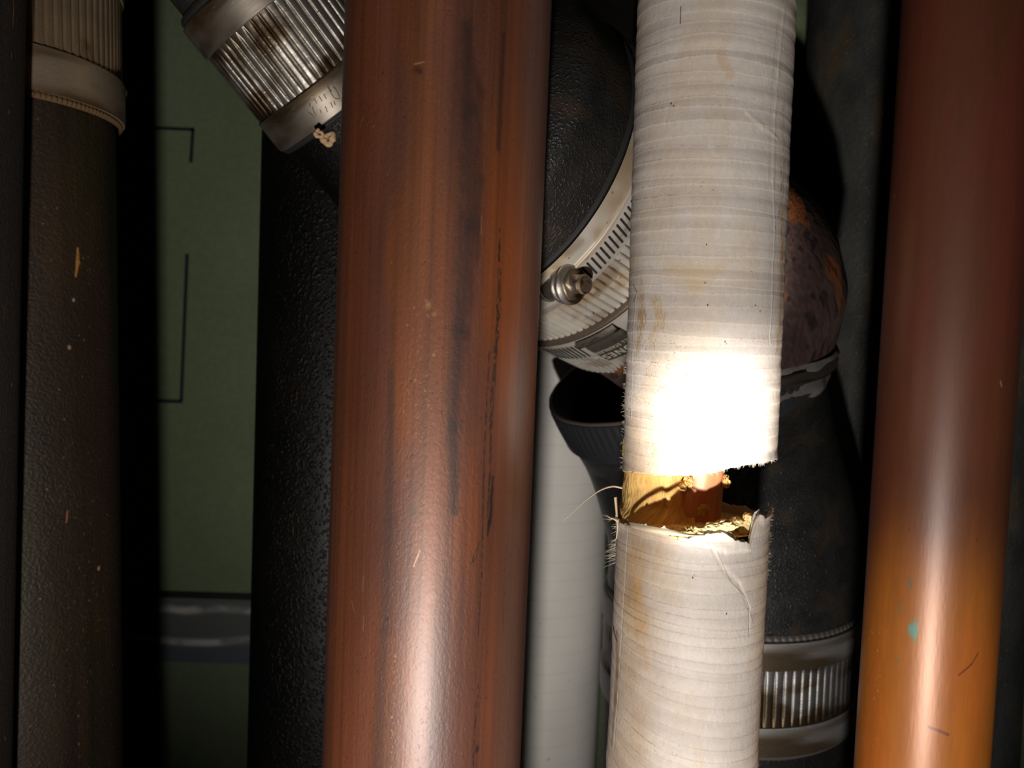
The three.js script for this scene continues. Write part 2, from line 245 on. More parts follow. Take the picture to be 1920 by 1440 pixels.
// ------------------------------------------------------------------ white wrapped pipe with the cut-out
{
  const R = 0.031, axU = new Axis(axisBoth(1196, 1494, 0, R), axisBoth(1168, 1457, 870, R)), axL = new Axis(axisBoth(1156, 1443, 1000, R), axisBoth(1136, 1421, 1440, R));
  const zc = -axL.y(EYE.y - 0.09).z, root = thing('insulated_pipe', 'white paper-wrapped insulated pipe with a section cut out exposing thin copper', 'pipe', axL.y(FLOOR));
  const base = root.position;
  const yA = frontY(axL, R, 1280, 1440), yB = frontY(axU, R, 1345, 0), vl = (yB - yA) * 1.06, vy = yA - 0.03 * (yB - yA), MM = vl / 2048;
  const V = (py) => (frontY(py < 940 ? axU : axL, R, 1320, py) - vy) / vl, U = (xf) => 0.5 + Math.asin(clamp(2 * xf - 1, -1, 1)) / Math.PI, S = (xf, py) => [U(xf), V(py)];
  // wrap lines, as heights along v
  const lines = []; for (let v = -0.06; v < 1.1;) { lines.push({ v, a: rr(0.001, 0.004), s: Math.floor(rr(0, 9999)), k: rr(0.35, 1) }); v += rr(0.0085, 0.0195); }
  const lineV = (l, u) => { const up = sm(0.55, 1.0, l.v), lo = sm(0.32, 0.0, l.v), x = Math.sin((u - 0.5) * Math.PI); return l.v - (0.007 * up + 0.001 + 0.018 * lo) * x - 0.018 * lo * (sm(0.5, 0.0, u)) * x + l.a * (noise(u * 4 + l.s, 0.5, l.s, 4096) - 0.5) * 2.8 + 0.0012 * (noise(u * 30, 0.5, l.s + 5) - 0.5); };
  const t = new Paint(1024, 2048, (u, v, o) => {
    const n = fbm(u, v, 5, 6, 4, 301) - 0.5, f = noise(u * 500, v * 900, 11, 500, 900) - 0.5, w = fbm(u, v, 90, 130, 2, 311) - 0.5;
    const left = Math.exp(-(((u - 0.27) / 0.13) ** 2)) * sm(0.62, 0.25, v) * (0.5 + 0.9 * fbm(u, v, 12, 24, 3, 316)), tan = sm(0.5, 0.72, fbm(u, v, 6, 9, 4, 321)) * (0.35 + 0.5 * left) + 0.35 * sm(0.78, 0.92, u) * sm(0.85, 0.5, v);
    const k = 1 + 0.1 * n + 0.05 * f + 0.05 * w;
    o[0] = (209 - 8 * tan - 24 * left) * k; o[1] = (198 - 20 * tan - 34 * left) * k; o[2] = (189 - 38 * tan - 46 * left) * k; o[3] = 0.45 + 0.1 * w + 0.08 * f;
  });
  // bands lap like shingles; dirt sits in the laps
  for (let i = 0; i < 1024; i++) {
    const u = (i + 0.5) / 1024, pos = lines.map((l) => lineV(l, u) * 2048);
    for (let n = 0; n < lines.length; n++) {
      const p0 = pos[n], p1 = pos[n + 1] ?? p0 + 30, dirt = lines[n].k * (0.25 + 0.75 * noise(u * 9, n * 3.7, 331)) * sm(0.2, 0.65, 0.6 * noise(u * 40, n * 5.1, 337) + 0.4 * noise(u * 150, n * 3.3, 339)), fine = noise(u * 300, n * 9.3, 341);
      for (let j = Math.max(0, Math.ceil(p0)); j < Math.min(2048, p1); j++) {
        const k = j * 1024 + i, d = j - p0, q = d / Math.max(4, p1 - p0), edge = sm(5.5, 0.3, d) * (0.08 + 1.25 * dirt * (0.55 + 0.8 * sm(0.55, 0.1, u))) * (0.45 + 0.8 * fine);
        t.b[k] += 0.16 * (0.5 - q) * sm(1, .8, q) - 0.10 * sm(4, 0.5, d) * dirt; const tone = hash(n, 5, 9) * 12 - 6 + (0.5 - q) * 9;
        t.c[3 * k] += tone - 40 * edge; t.c[3 * k + 1] += tone - 48 * edge; t.c[3 * k + 2] += tone * 0.8 - 56 * edge;
        const soft = sm(9, 1, Math.max(0, p1 - j)) * 7; for (let c = 0; c < 3; c++) t.c[3 * k + c] += soft;
      }
    }
  }
  const tanS = [172, 138, 98], brn = [128, 96, 70];
  t.stroke([S(.13, 1040), S(.17, 1100), S(.23, 1180), S(.26, 1260)], [12, 24, 22, 8], [196, 150, 96], .45, .5);
  t.stroke([S(.05, 1230), S(.07, 1300), S(.06, 1350), S(.05, 1440)], [20, 26, 22, 12], brn, .5, .4);
  t.stroke([S(.02, 1225), S(.05, 1240)], [7, 4], [74, 56, 44], .8, .4);
  t.stroke([S(.10, 530), S(.12, 600), S(.10, 660)], [22, 34, 24], [176, 140, 96], .6, .5); t.stroke([S(.2, 560), S(.24, 600), S(.18, 640)], [20, 34, 14], [196, 164, 118], .5, .5); t.stroke([S(.3, 505), S(.45, 520), S(.6, 500)], [30, 40, 20], [208, 182, 146], .5, .3); t.stroke([S(.95, 380), S(.96, 470), S(.965, 600), S(.955, 650)], [16, 26, 28, 16], [184, 130, 76], .6, .5);
  t.stroke([S(.93, 180), S(.95, 300), S(.94, 400)], 14, tanS, .45, .5); t.stroke([S(.19, 560), S(.25, 590)], 18, [190, 158, 112], .4, .5); t.stroke([S(.55, 100), S(.6, 135)], 22, [196, 160, 124], .35, .4);
  t.stroke([S(.30, -5), S(.30, 28)], 1.6, [84, 52, 34], .9, .2);
  t.stroke([S(.90, 0), S(.885, 120), S(.875, 200), S(.88, 330), S(.90, 420), S(.905, 640)], [10, 10, 9, 8, 6, 5], [222, 212, 198], .55, .1, .34);
  t.stroke([S(.868, 0), S(.852, 120), S(.845, 200), S(.852, 330)], 3, [170, 146, 124], .3, .2, -.08);
  t.stroke([S(.93, 300), S(.935, 330), S(.925, 395)], 3, [88, 60, 44], .8, .6); t.stroke([S(.70, 205), S(.80, 230), S(.90, 245)], [6, 9, 4], [228, 216, 198], .6, .1, .3);
  t.stroke([S(.60, 1010), S(.70, 1060), S(.80, 1090), S(.87, 1140), S(.88, 1190)], [6, 9, 8, 7, 3], [232, 220, 206], .65, .1, .4); t.stroke([S(.66, 1030), S(.74, 1082), S(.84, 1116), S(.90, 1170)], 2.4, [170, 150, 132], .5, .3, -.2);
  t.stroke([S(.52, 1015), S(.70, 1030), S(.86, 1032)], [6, 8, 5], [244, 234, 220], .7, .2, .3);
  t.stroke([S(.10, 1000), S(.09, 1200), S(.07, 1440)], 5, [216, 202, 188], .55, .1, .3);
  t.stroke([S(.045, 528), S(.075, 545), S(.05, 565)], 3, [120, 108, 96], .6, .3, -.2); t.stroke([S(.07, 548), S(.06, 640), S(.065, 800)], 4, [224, 212, 194], .5, .2, .3);
  for (let i = 0; i < 700; i++) { const v = rnd(), u = rnd(); if (v > .6 && rnd() < .8) continue; if (v < .5 && u > .5 && rnd() < .7) continue; t.speck(u, v, rr(.5, 1.3), rnd() < .7 ? [112, 84, 60] : [60, 46, 38], rr(.3, .85), -.05); }
  for (const [x, y, r] of [[.26, 181, 2.4], [.277, 187, 2.2], [.73, 1142, 2.4], [.52, 572, 2.2], [.5, 530, 1.8], [.80, 570, 2.5], [.83, 580, 2], [.63, 640, 1.8], [.5, 458, 1.8], [.42, 1010, 1.5], [.52, 1078, 1.8]]) t.speck(...S(x, y), r, [44, 32, 26], .95, -.2);
  for (let i = 0; i < 420; i++) t.speck(U(rr(.02, .42)), V(rr(640, 890)), rr(.6, 1.5), [124, 96, 68], rr(.3, .8), -.1);
  const paper = std({ map: t.color(), bumpMap: t.bump(), bumpScale: 0.0006, roughness: 0.62, sheen: 0.1 });
  const edgePaper = std({ color: new THREE.Color(0.56, 0.47, 0.36), roughness: 0.9 });
  // heights of the two cuts round the pipe (ph: 0 faces the camera, positive to the right)
  const cy = (ax, px, py, d) => at(px, py, d).y;
  const table = (ax, pts) => { const T = pts.map(([px, py]) => { const c = ax.y(at(px, py, zc).y), x = clamp((at(px, py, zc - 0.02).x - c.x) / R * 1.06, -1, 1), ph = Math.asin(x) + 0.0; const d = zc - R * Math.cos(ph); return [ph, at(px, py, d).y]; }); return (ph) => { const f = Math.abs(ph) <= Math.PI / 2 ? ph : Math.sign(ph) * Math.PI - ph; let k = 0; while (k < T.length - 2 && f > T[k + 1][0]) k++; const a = T[k], b = T[k + 1]; return mix(a[1], b[1], clamp((f - a[0]) / (b[0] - a[0] + 1e-6))); }; };
  const cutU0 = table(axU, [[1167, 872], [1176, 887], [1230, 893], [1300, 895], [1345, 888], [1380, 879], [1410, 871], [1456, 860]]), cutU = (ph) => cutU0(ph) + 0.0007 * (noise(ph * 14 + 50, 1, 5) - 0.5) + 0.0004 * (noise(ph * 60 + 90, 1, 6) - 0.5) + (Math.abs(ph) > 1.6 ? 0.002 : 0);
  const cutL0 = table(axL, [[1157, 975], [1180, 985], [1230, 997], [1280, 1006], [1310, 1012], [1330, 1004], [1370, 1000], [1400, 1010], [1418, 1014], [1428, 975], [1436, 960], [1443, 966]]), flatL = cutL0(0) + 0.0012, cutL = (ph) => mix(cutL0(ph), flatL, sm(1.5, 1.72, Math.abs(ph))) + 0.0011 * (noise(ph * 9 + 20, 2, 5) - 0.5) + 0.0008 * (noise(ph * 40 + 60, 2, 6) - 0.5) ;
  const bulge = (ph, y) => { const u = 0.5 + ph / Math.PI, v = (y - vy) / vl; return 0.0007 * (fbm(((u % 1) + 1) % 1, v, 3, 9, 2, 401) - 0.5) + 0.00035 * (noise(v * 60, ((u % 1) + 1) % 1 * 4, 405) - 0.5) + 0.00006 * Math.sin(v * 340 + 2 * Math.sin(ph)); };
  const face = (ax) => { const c = ax.y(EYE.y); return Math.atan2(EYE.x - c.x, EYE.z - c.z); };
  const fU = face(axU), fL = face(axL);
  const ring = (ax, f, ph, y, r) => { const q = ax.y(y); return new THREE.Vector3(q.x + r * Math.sin(f + ph), y, q.z + r * Math.cos(f + ph)); };
  // a jacket: from the cut (curved row) to the far end, with a rolled raw edge and an inner face
  function jacket(ax, f, cut, far, frayed) {
    const n = 230, nu = 220, sgn = Math.sign(far - cut(0)), lim = sgn > 0 ? yB + 0.03 : yA - 0.03;
    const outer = grid(nu, n + 12, (u, v, p, tt) => { const j = Math.round(v * (n + 12)), ph = (u - 0.5) * 2 * Math.PI, c = cut(ph), y = j <= n ? mix(c, lim, j / n) : mix(lim, far, (j - n) / 12); const near = Math.abs(y - c), lip = frayed * sm(0.004, 0, near) * (0.3 + noise(ph * 10 + 30, 3, 8)); p.copy(ring(ax, f, ph, y, R + bulge(ph, y) + lip)).sub(base); tt.set(0.5 + ph / Math.PI, (y - vy) / vl); }, true);
    return outer;
  }
  const inside = (ax, f, cut, sgn, fr) => grid(220, 6, (u, v, p) => { const ph = (u - 0.5) * 2 * Math.PI, c = cut(ph), k = [0, 0.0003, 0.0007, 0.0012, 0.006, 0.012, 0.02][Math.round(v * 6)], lip = fr * (0.3 + noise(ph * 10 + 30, 3, 8)); p.copy(ring(ax, f, ph, c + sgn * Math.max(0, k - 0.0006) - sgn * (k > 0 && k < 0.0013 ? 0.00025 : 0), R + bulge(ph, c) + lip - Math.min(k, 0.0012))).sub(base); }, true);
  const sleeveU = new THREE.Group(), sleeveL = new THREE.Group(); sleeveU.name = 'insulation_sleeve'; sleeveL.name = 'insulation_sleeve_001'; root.add(sleeveU, sleeveL);
  part('paper_jacket', jacket(axU, fU, cutU, CEIL, 0.0003), paper, sleeveU); part('jacket_edge', inside(axU, fU, cutU, 1, 0.0003), edgePaper, sleeveU);
  part('paper_jacket', jacket(axL, fL, cutL, FLOOR, 0.0006), paper, sleeveL); part('jacket_edge', inside(axL, fL, cutL, -1, 0.0006), edgePaper, sleeveL);
  // fibreglass
  const wool = new Paint(512, 512, (u, v, o) => { const n = fbm(u, v, 6, 6, 5, 501), s = fbm(u, v, 60, 14, 3, 511), w = sm(0.55, 0.8, n); o[0] = 222 + 36 * (s - 0.5) + 24 * w; o[1] = 178 + 40 * (s - 0.5) + 36 * w; o[2] = 106 + 36 * (s - 0.5) + 44 * w; o[3] = 0.6 * n + 0.5 * s; });
  const woolMat = std({ map: wool.color(), bumpMap: wool.bump(), bumpScale: 0.0016, roughness: 1 });
  const rp = 0.0096, pipeAx = new Axis(axisBoth(1264, 1352, 905, rp), axisBoth(1260, 1348, 965, rp)); pipeAx.a.z = pipeAx.b.z = (axU.b.z + axL.a.z) / 2 + 0.001; { const d = 0.5 * (rayDir(1264, 930).x + rayDir(1352, 930).x) * -pipeAx.a.z; pipeAx.a.x = d + 0.0006; pipeAx.b.x = d; pipeAx.d = pipeAx.a.clone().sub(pipeAx.b).divideScalar(pipeAx.a.y - pipeAx.b.y); }
  const yPipe0 = cutL(0) - 0.03, yPipe1 = cutU(0) + 0.03;
  const thin = new Paint(256, 512, (u, v, o) => { const n = fbm(u, v, 20, 6, 3, 521) - 0.5, s = sm(0.6, 0.8, fbm(u, v, 8, 8, 3, 531)); o[0] = 204 + 40 * n - 16 * s; o[1] = 134 + 40 * n - 22 * s; o[2] = 92 + 34 * n - 6 * s; o[3] = 0.5 + 0.4 * n; });
  part('inner_copper_pipe', pipeGeo(pipeAx, rp, yPipe0, yPipe1, yPipe0, 0.06, 72).translate(pipeAx.y(yPipe0).x - base.x, yPipe0 - base.y, pipeAx.y(yPipe0).z - base.z), copperMat(thin.color(), thin.bump(), { metalness: 0.1, roughness: 0.5 }), root, 'bare copper pipe seen through the gap in the insulation');
  // wool left on the left side of the gap
  const yT = cutU(0) + 0.008, yL = cutL(0) - 0.004;
  part('fiberglass', grid(150, 60, (u, v, p, tt) => {
    const ph = mix(-2.75, 0.1, u), y = mix(yL, yT, v), a = sm(-0.15, -1.25, ph), h = Math.abs(v - 0.5) * 2, ridge = Math.exp(-(((ph + 0.62 + 0.25 * (v - 0.5)) / 0.11) ** 2)) * 0.0045;
    const r = mix(rp + 0.0004, 0.0293, a) - 0.0035 * (1 - h * h) * sm(-2, -0.6, ph) + ridge + 0.0060 * (fbm(((ph + 9) * 0.1), v * 0.25, 14, 14, 4, 541) - 0.5) + sm(0.72, 1, v) * 0.006 * sm(-0.1, -0.5, ph) + sm(0.3, 0, v) * 0.008;
    p.copy(ring(axL, fL, ph, y, Math.min(r, 0.0302))).sub(base); tt.set(ph * 0.5, v * 0.5);
  }), woolMat, sleeveU, 'brown glass wool left in the gap');
  // cut faces of the wool
  const disc = (ax, f, cut, dy, seed) => grid(140, 26, (u, v, p, tt) => { const ph = (u - 0.5) * 2 * Math.PI, r = mix(rp * 0.98, R - 0.0013, v), c = mix(cut(ph * 0.98), cut(Math.PI), 0.25); const q = ring(ax, f, ph, flatL - 0.0032 - 0.0016 * (1 - Math.cos(ph)) * v + dy + 0.0026 * (fbm(u, v, 12, 6, 4, seed) - 0.5) - 0.0016 * v, r); p.copy(q).sub(base); tt.set(u * 2, v * 0.6); }, true);
  part('fiberglass', disc(axL, fL, cutL, 0.0032, 551), woolMat, sleeveL);
  // tufts of wool and scraps of foil along the front of the cut
  const tufts = []; const blob = (c, r, s) => { const g = new THREE.IcosahedronGeometry(1, 3), P = g.attributes.position, q = new THREE.Vector3(); for (let i = 0; i < P.count; i++) { q.fromBufferAttribute(P, i); const k = 1 + 0.75 * (noise3(q.x * 1.6 + s, q.y * 1.6 + 9, q.z * 1.6 + 20, 3) - 0.5) + 0.5 * (noise3(q.x * 4 + s, q.y * 4 + 9, q.z * 4 + 20, 7) - 0.5); P.setXYZ(i, q.x * k * r[0], q.y * k * r[1], q.z * k * r[2]); } g.computeVertexNormals(); return g.translate(c.x - base.x, c.y - base.y, c.z - base.z); };
  const paleWool = std({ color: new THREE.Color(0.80, 0.64, 0.30), roughness: 1 });
  for (const [px, py, a, b] of [[1268, 1002, 2.4, 1.0], [1288, 997, 2.2, 1.5], [1312, 996, 2.6, 1.5], [1340, 989, 3.6, 1.5], [1362, 985, 3.6, 1.5], [1378, 980, 2.4, 2.0], [1390, 988, 2.6, 2.4], [1384, 998, 1.8, 1.6], [1402, 972, 1.6, 2.0], [1410, 980, 1.8, 2.2], [1398, 995, 2.2, 1.6], [1372, 995, 1.8, 1.2]]) { const g = blob(at(px, py, zc - R * 0.90 + (px > 1370 ? 0.009 : 0)), [a * 1.15e-3, b * 1.25e-3, 0.0024], px); part('wool_tuft', g, paleWool, sleeveL); }
  for (const [px, py, a, b] of [[1362, 903, 1.6, 2.6], [1290, 903, 1.6, 2.6], [1280, 912, 1.4, 2.2]]) part('wool_tuft', blob(at(px, py, zc - 0.008), [a * 1e-3, b * 1e-3, 0.002], px), woolMat, sleeveU);
  for (const [px, py] of [[1316, 958], [1322, 953]]) part('wool_tuft', blob(at(px, py, zc - 0.0105), [0.002, 0.0018, 0.0012], px), woolMat, sleeveL);
  const foilMat = std({ color: new THREE.Color(0.82, 0.80, 0.76), metalness: 0.35, roughness: 0.35 });
  part('foil_layer', grid(180, 5, (u, v, p) => { const ph = mix(-1.3, 1.15, u), y = cutL(ph) - 0.003 + v * (0.0034 + 0.0022 * noise(ph * 34 + 50, 4, 3) * noise(ph * 6 + 20, 5, 4)); p.copy(ring(axL, fL, ph, y, R - 0.0012 + 0.0007 * (noise(ph * 22 + 40, v * 3, 9) - 0.5))).sub(base); }), foilMat, sleeveL, 'torn silvery foil under the paper');
  // torn paper strip, splinter of paper, long stray fibre
  const paleStrip = std({ color: new THREE.Color(0.66, 0.53, 0.36), roughness: 0.8 });
  const stripPts = [[1141, 969, .010], [1152, 973, .006], [1165, 980, .0], [1190, 986, -.0165], [1220, 992, -.0262], [1255, 998, -.0312], [1290, 1003, -.0322], [1322, 1003, -.0318]].map(([x, y, dz]) => at(x, y, zc + (dz < 0 ? dz : -0.003) - 0.0006));
  { const c = new THREE.CatmullRomCurve3(stripPts); part('torn_strip', grid(60, 6, (u, v, p) => { const q = c.getPointAt(u), w = 0.0009 * sm(0, 0.12, u) * sm(1, 0.7, u) + 0.00025; p.copy(q).add(new THREE.Vector3(0, (v - 0.5) * w * 2, 0.0004 * Math.sin(v * Math.PI) * 2)).sub(base); }), paleStrip, sleeveL, 'torn strip of brown paper curling along the cut'); }
  part('paper_splinter', sweep([at(1154, 932, zc - 0.002), at(1156, 955, zc - 0.002), at(1158, 990, zc - 0.003), at(1156, 1010, zc - 0.002)].map((q) => q.sub(base)), 6, 20, (th, v) => (0.0006 + 0.00025 * Math.sin(th * 2)) * (1 - 0.6 * v)), paleStrip, sleeveL);
  part('stray_fiber', sweep([at(1166, 915, zc - 0.006), at(1150, 912, zc - 0.008), at(1128, 918, zc - 0.012), at(1098, 938, zc - 0.018), at(1072, 962, zc - 0.022), at(1056, 977, zc - 0.024)].map((q) => q.sub(base)), 6, 40, (th, v) => 0.00042 * (1 - 0.75 * v)), std({ color: new THREE.Color(0.78, 0.68, 0.48), roughness: 0.7 }), sleeveU, 'long pale stray fibre');
  // fuzz of frayed threads along edges
  const fu = [], fl = [];
  for (let i = 0; i < 110; i++) { const y = mix(cutU(-1.5), cutU(-1.5) + 0.045, rnd() ** 1.3), ph = -1.62 + rr(-.1, .12), a = ring(axU, fU, ph, y, R - 0.0002), l = rr(.0006, .0022), b = a.clone().add(new THREE.Vector3(-l, rr(-.0012, .0012), rr(-.0004, .0008))); fu.push(hair(a.sub(base), b.sub(base), new THREE.Vector3(0, rr(-.0008, .0008), 0), 0.00009, 3)); }
  for (let i = 0; i < 90; i++) { const ph = rr(-0.1, 1.5), a = ring(axU, fU, ph, cutU(ph) + .0001, R - rr(0, .0008)), b = a.clone().add(new THREE.Vector3(rr(-.0008, .0008), -rr(.0004, .0018), rr(0, .0005))); fu.push(hair(a.sub(base), b.sub(base), new THREE.Vector3(rr(-.0004, .0004), 0, 0), 0.00008, 3)); }
  for (let i = 0; i < 60; i++) { const y = cutL(1.5) - rnd() ** 1.5 * .03, a = ring(axL, fL, 1.6 + rr(-.1, .1), y, R - .0002), l = rr(.0005, .002), b = a.clone().add(new THREE.Vector3(l, rr(-.0012, .001), rr(0, .0006))); fl.push(hair(a.sub(base), b.sub(base), new THREE.Vector3(0, rr(-.0005, .0005), 0), 0.00008, 3)); }
  for (let i = 0; i < 70; i++) { const y = cutL(-1.5) - rnd() * .018, a = ring(axL, fL, -1.6 + rr(-.1, .15), y, R - .0002), l = rr(.0006, .003) * (Math.abs(y - cutL(-1.5) + .014) < .004 ? 1.8 : 1), b = a.clone().add(new THREE.Vector3(-l, rr(-.0026, .0006), rr(0, .0006))); fl.push(hair(a.sub(base), b.sub(base), new THREE.Vector3(0, rr(-.0005, .0005), 0), 0.00012, 3)); }
  for (let i = 0; i < 50; i++) { const ph = rr(-1.3, 1.2), a = ring(axL, fL, ph, cutL(ph) - .0008, R - rr(.0008, .002)), b = a.clone().add(new THREE.Vector3(rr(-.001, .001), rr(.0008, .0026), rr(-.0005, .0005))); fl.push(hair(a.sub(base), b.sub(base), new THREE.Vector3(0, 0, 0), 0.00011, 3)); }
  for (let i = 0; i < 9; i++) fl.push(hair(at(1150, 972, zc - .003).sub(base), at(rr(1128, 1142), rr(962, 980), zc - .003).sub(base), new THREE.Vector3(0, rr(-.0005, .0005), 0), 0.0001, 3));
  const fuzzMat = std({ color: new THREE.Color(0.72, 0.62, 0.48), roughness: 0.9 });
  part('fuzz', cat(...fu), fuzzMat, sleeveU).userData.kind = 'stuff'; part('fuzz', cat(...fl), fuzzMat, sleeveL).userData.kind = 'stuff';
}

// ------------------------------------------------------------------ couplings
// local frame: +y along the joint axis; bands are [from, to] along y, ribs fill the sleeve between ribs[0] and ribs[1]
function coupling(name, label, centre, axis, o) {
  const g = thing(name, label, 'pipe coupling', centre);
  g.quaternion.setFromUnitVectors(new THREE.Vector3(0, 1, 0), axis.clone().normalize());
  if (o.roll) g.quaternion.multiply(new THREE.Quaternion().setFromAxisAngle(new THREE.Vector3(0, 1, 0), o.roll));
  const { R, y0, y1, ribs, n } = o, depth = o.depth ?? 0.0011;
  const wave = (th) => { const s = Math.sin(n * th / 2); return depth * (1 - Math.pow(1 - Math.abs(s), o.sharp ?? 2.2)) - depth; };
  part('shield', grid(n * (o.fine ?? 14), 14, (u, v, p, t) => { const y = mix(y0, y1, v), th = u * 2 * Math.PI, k = sm(ribs[0] - .0005, ribs[0] + .002, y) * sm(ribs[1] + .0005, ribs[1] - .002, y), r = R + k * wave(th + 0.0005 * Math.sin(y * 200)); p.set(r * Math.sin(th), y, r * Math.cos(th)); t.set(u * 3, v); }, true), o.shield ?? steel(), g, 'corrugated steel sleeve');
  for (const [a, b] of o.bands) {
    const rb = R + 0.0007, e = 0.0009, w = Math.min(0.0008, (b - a) / 4), prof = [[R - .0006, a], [rb - .0002, a], [rb + .0002, a + .0002], [rb + e * .6, a + w], [rb + e * .75, (a + b) / 2], [rb + e * .6, b - w], [rb + .0002, b - .0002], [rb - .0002, b], [R - .0006, b]].map(([x, y]) => new THREE.Vector2(x, y));
    part('band', new THREE.LatheGeometry(prof, 128), o.band ?? steel(), g);
  }
  if (o.gasket) for (const [a, b, teeth] of o.gasket) part('gasket', grid(teeth ? teeth * 6 : 128, 6, (u, v, p, t) => { const th = u * 2 * Math.PI, y = mix(a, b, v), k = teeth ? Math.abs(Math.sin(teeth * th / 2)) : 1, r = R - 0.0016 + Math.sin(v * Math.PI) * 0.0012 * (0.3 + 0.9 * k) + (teeth ? 0 : 0.0002 * Math.sin(th * 9)); p.set(r * Math.sin(th), y, r * Math.cos(th)); t.set(u * 8, v); }, true), o.rubber, g);
  return g;
}
const rubber = std({ color: new THREE.Color(0.018, 0.016, 0.015), roughness: 0.7 });
const dullBrown = steel({ color: new THREE.Color(0.95, 0.74, 0.52), roughness: 0.42, metalness: 0.7 });

// ------------------------------------------------------------------ left: rusted stacks
const leftAx = new Axis(axisFrom('right', 217, 240, 0.0556, 0.40), axisFrom('right', 232, 1440, 0.0556, 0.40));
{
  const rust = new Paint(512, 1024, (u, v, o) => {
    const n = fbm(u, v, 6, 6, 5, 601) - 0.5, f = noise(u * 200, v * 400, 3, 200, 400) - 0.5, ol = sm(0.45, 0.7, fbm(u, v, 4, 4, 3, 611)), st = fbm(u, v, 30, 3, 3, 621) - 0.5, k = 1 + 0.5 * n + 0.2 * f + 0.35 * st;
    o[0] = (52 - 4 * ol) * k; o[1] = (38 + 3 * ol) * k; o[2] = (25 - 6 * ol) * k; o[3] = 0.5 + 0.4 * n + 0.25 * f;
  });
  for (let i = 0; i < 240; i++) rust.speck(rnd(), rnd(), rr(.5, 1.4), [150, 120, 84], rr(.3, .8), .2);
  for (let i = 0; i < 120; i++) rust.speck(.5 + .18 * (rnd() + rnd() - 1) + .2, rnd() * .4, rr(.4, 1.6), [120, 84, 52], rr(.3, .7), .1);
  const R = 0.0556, yA = frontY(leftAx, R, 100, 1440), yB = frontY(leftAx, R, 100, 0), vl = (yB - yA) * 1.06, vy = yA;
  const S = (xf, py) => [0.5 + Math.asin(clamp(2 * xf - 1, -1, 1)) / Math.PI, (frontY(leftAx, R, 120, py) - vy) / vl];
  rust.stroke([S(.80, 452), S(.80, 480), S(.79, 510)], [2, 4, 1.5], [190, 130, 60], .95, .3, .3); rust.speck(...S(.76, 658), 3.5, [180, 140, 104], .9, .3); rust.speck(...S(.87, 1128), 3.2, [200, 160, 120], .9, .3); rust.speck(...S(.78, 560), 2.4, [170, 160, 140], .9, .3);
  rust.stroke([S(.74, 990), S(.735, 1012)], 1.2, [180, 110, 90], .8);
  const map = rust.color(), bump = rust.bump();
  meshThing('cast_iron_pipe', 'rust-brown cast iron pipe below a steel coupling, left of the green wall', 'pipe', pipeGeo(leftAx, R, FLOOR, CEIL, vy, vl, 96), std({ map, bumpMap: bump, bumpScale: 0.0009, roughness: 0.6 }), leftAx.y(FLOOR));
  const edge = new Axis(axisFrom('right', 50, 0, 0.012, 0.335), axisFrom('right', 24, 1440, 0.012, 0.335));
  meshThing('cast_iron_pipe', 'dark mottled pipe cut off by the left edge of the picture', 'pipe', pipeGeo(edge, 0.012, FLOOR, CEIL, vy + .1, vl, 72), std({ map: scaled(map, 1, 1), bumpMap: scaled(bump, 1, 1), bumpScale: 0.0014, roughness: 0.85, color: new THREE.Color(0.34, 0.3, 0.24) }), edge.y(FLOOR));
  // its coupling
  const yb = at(20, 140, 0.338).y, yt = at(20, 43, 0.338).y, c = leftAx.y(yb);
  const g = coupling('pipe_coupling', 'brown-stained steel coupling at the top left, above the rust-brown pipe', c, leftAx.d, {
    R: 0.0592, y0: 0.0005, y1: 0.088, ribs: [yt - yb, 0.064], n: 86, bands: [[0.0005, yt - yb], [0.064, 0.0865]], shield: dullBrown, band: steel({ color: new THREE.Color(0.95, 0.8, 0.64), roughness: 0.42, metalness: 0.6 }),
    gasket: [[-0.0026, 0.001, 150], [0.086, 0.090, 0]], rubber: std({ color: new THREE.Color(0.16, 0.09, 0.035), roughness: 0.8 }),
  });
  const f = at(210, 153, 0.40), dir = f.clone().sub(c); dir.y = 0; dir.normalize();
  const dent = new THREE.SphereGeometry(0.0021, 20, 10, 0, 6.3, 0, 1.2).scale(1, 0.5, 1).rotateX(Math.PI / 2); const th = Math.atan2(dir.x, dir.z) + 0.38;
  dent.rotateY(th).translate(Math.sin(th) * 0.0606, f.y - c.y + .001, Math.cos(th) * 0.0606); part('rivet', dent, steel({ roughness: .3 }), g);
}

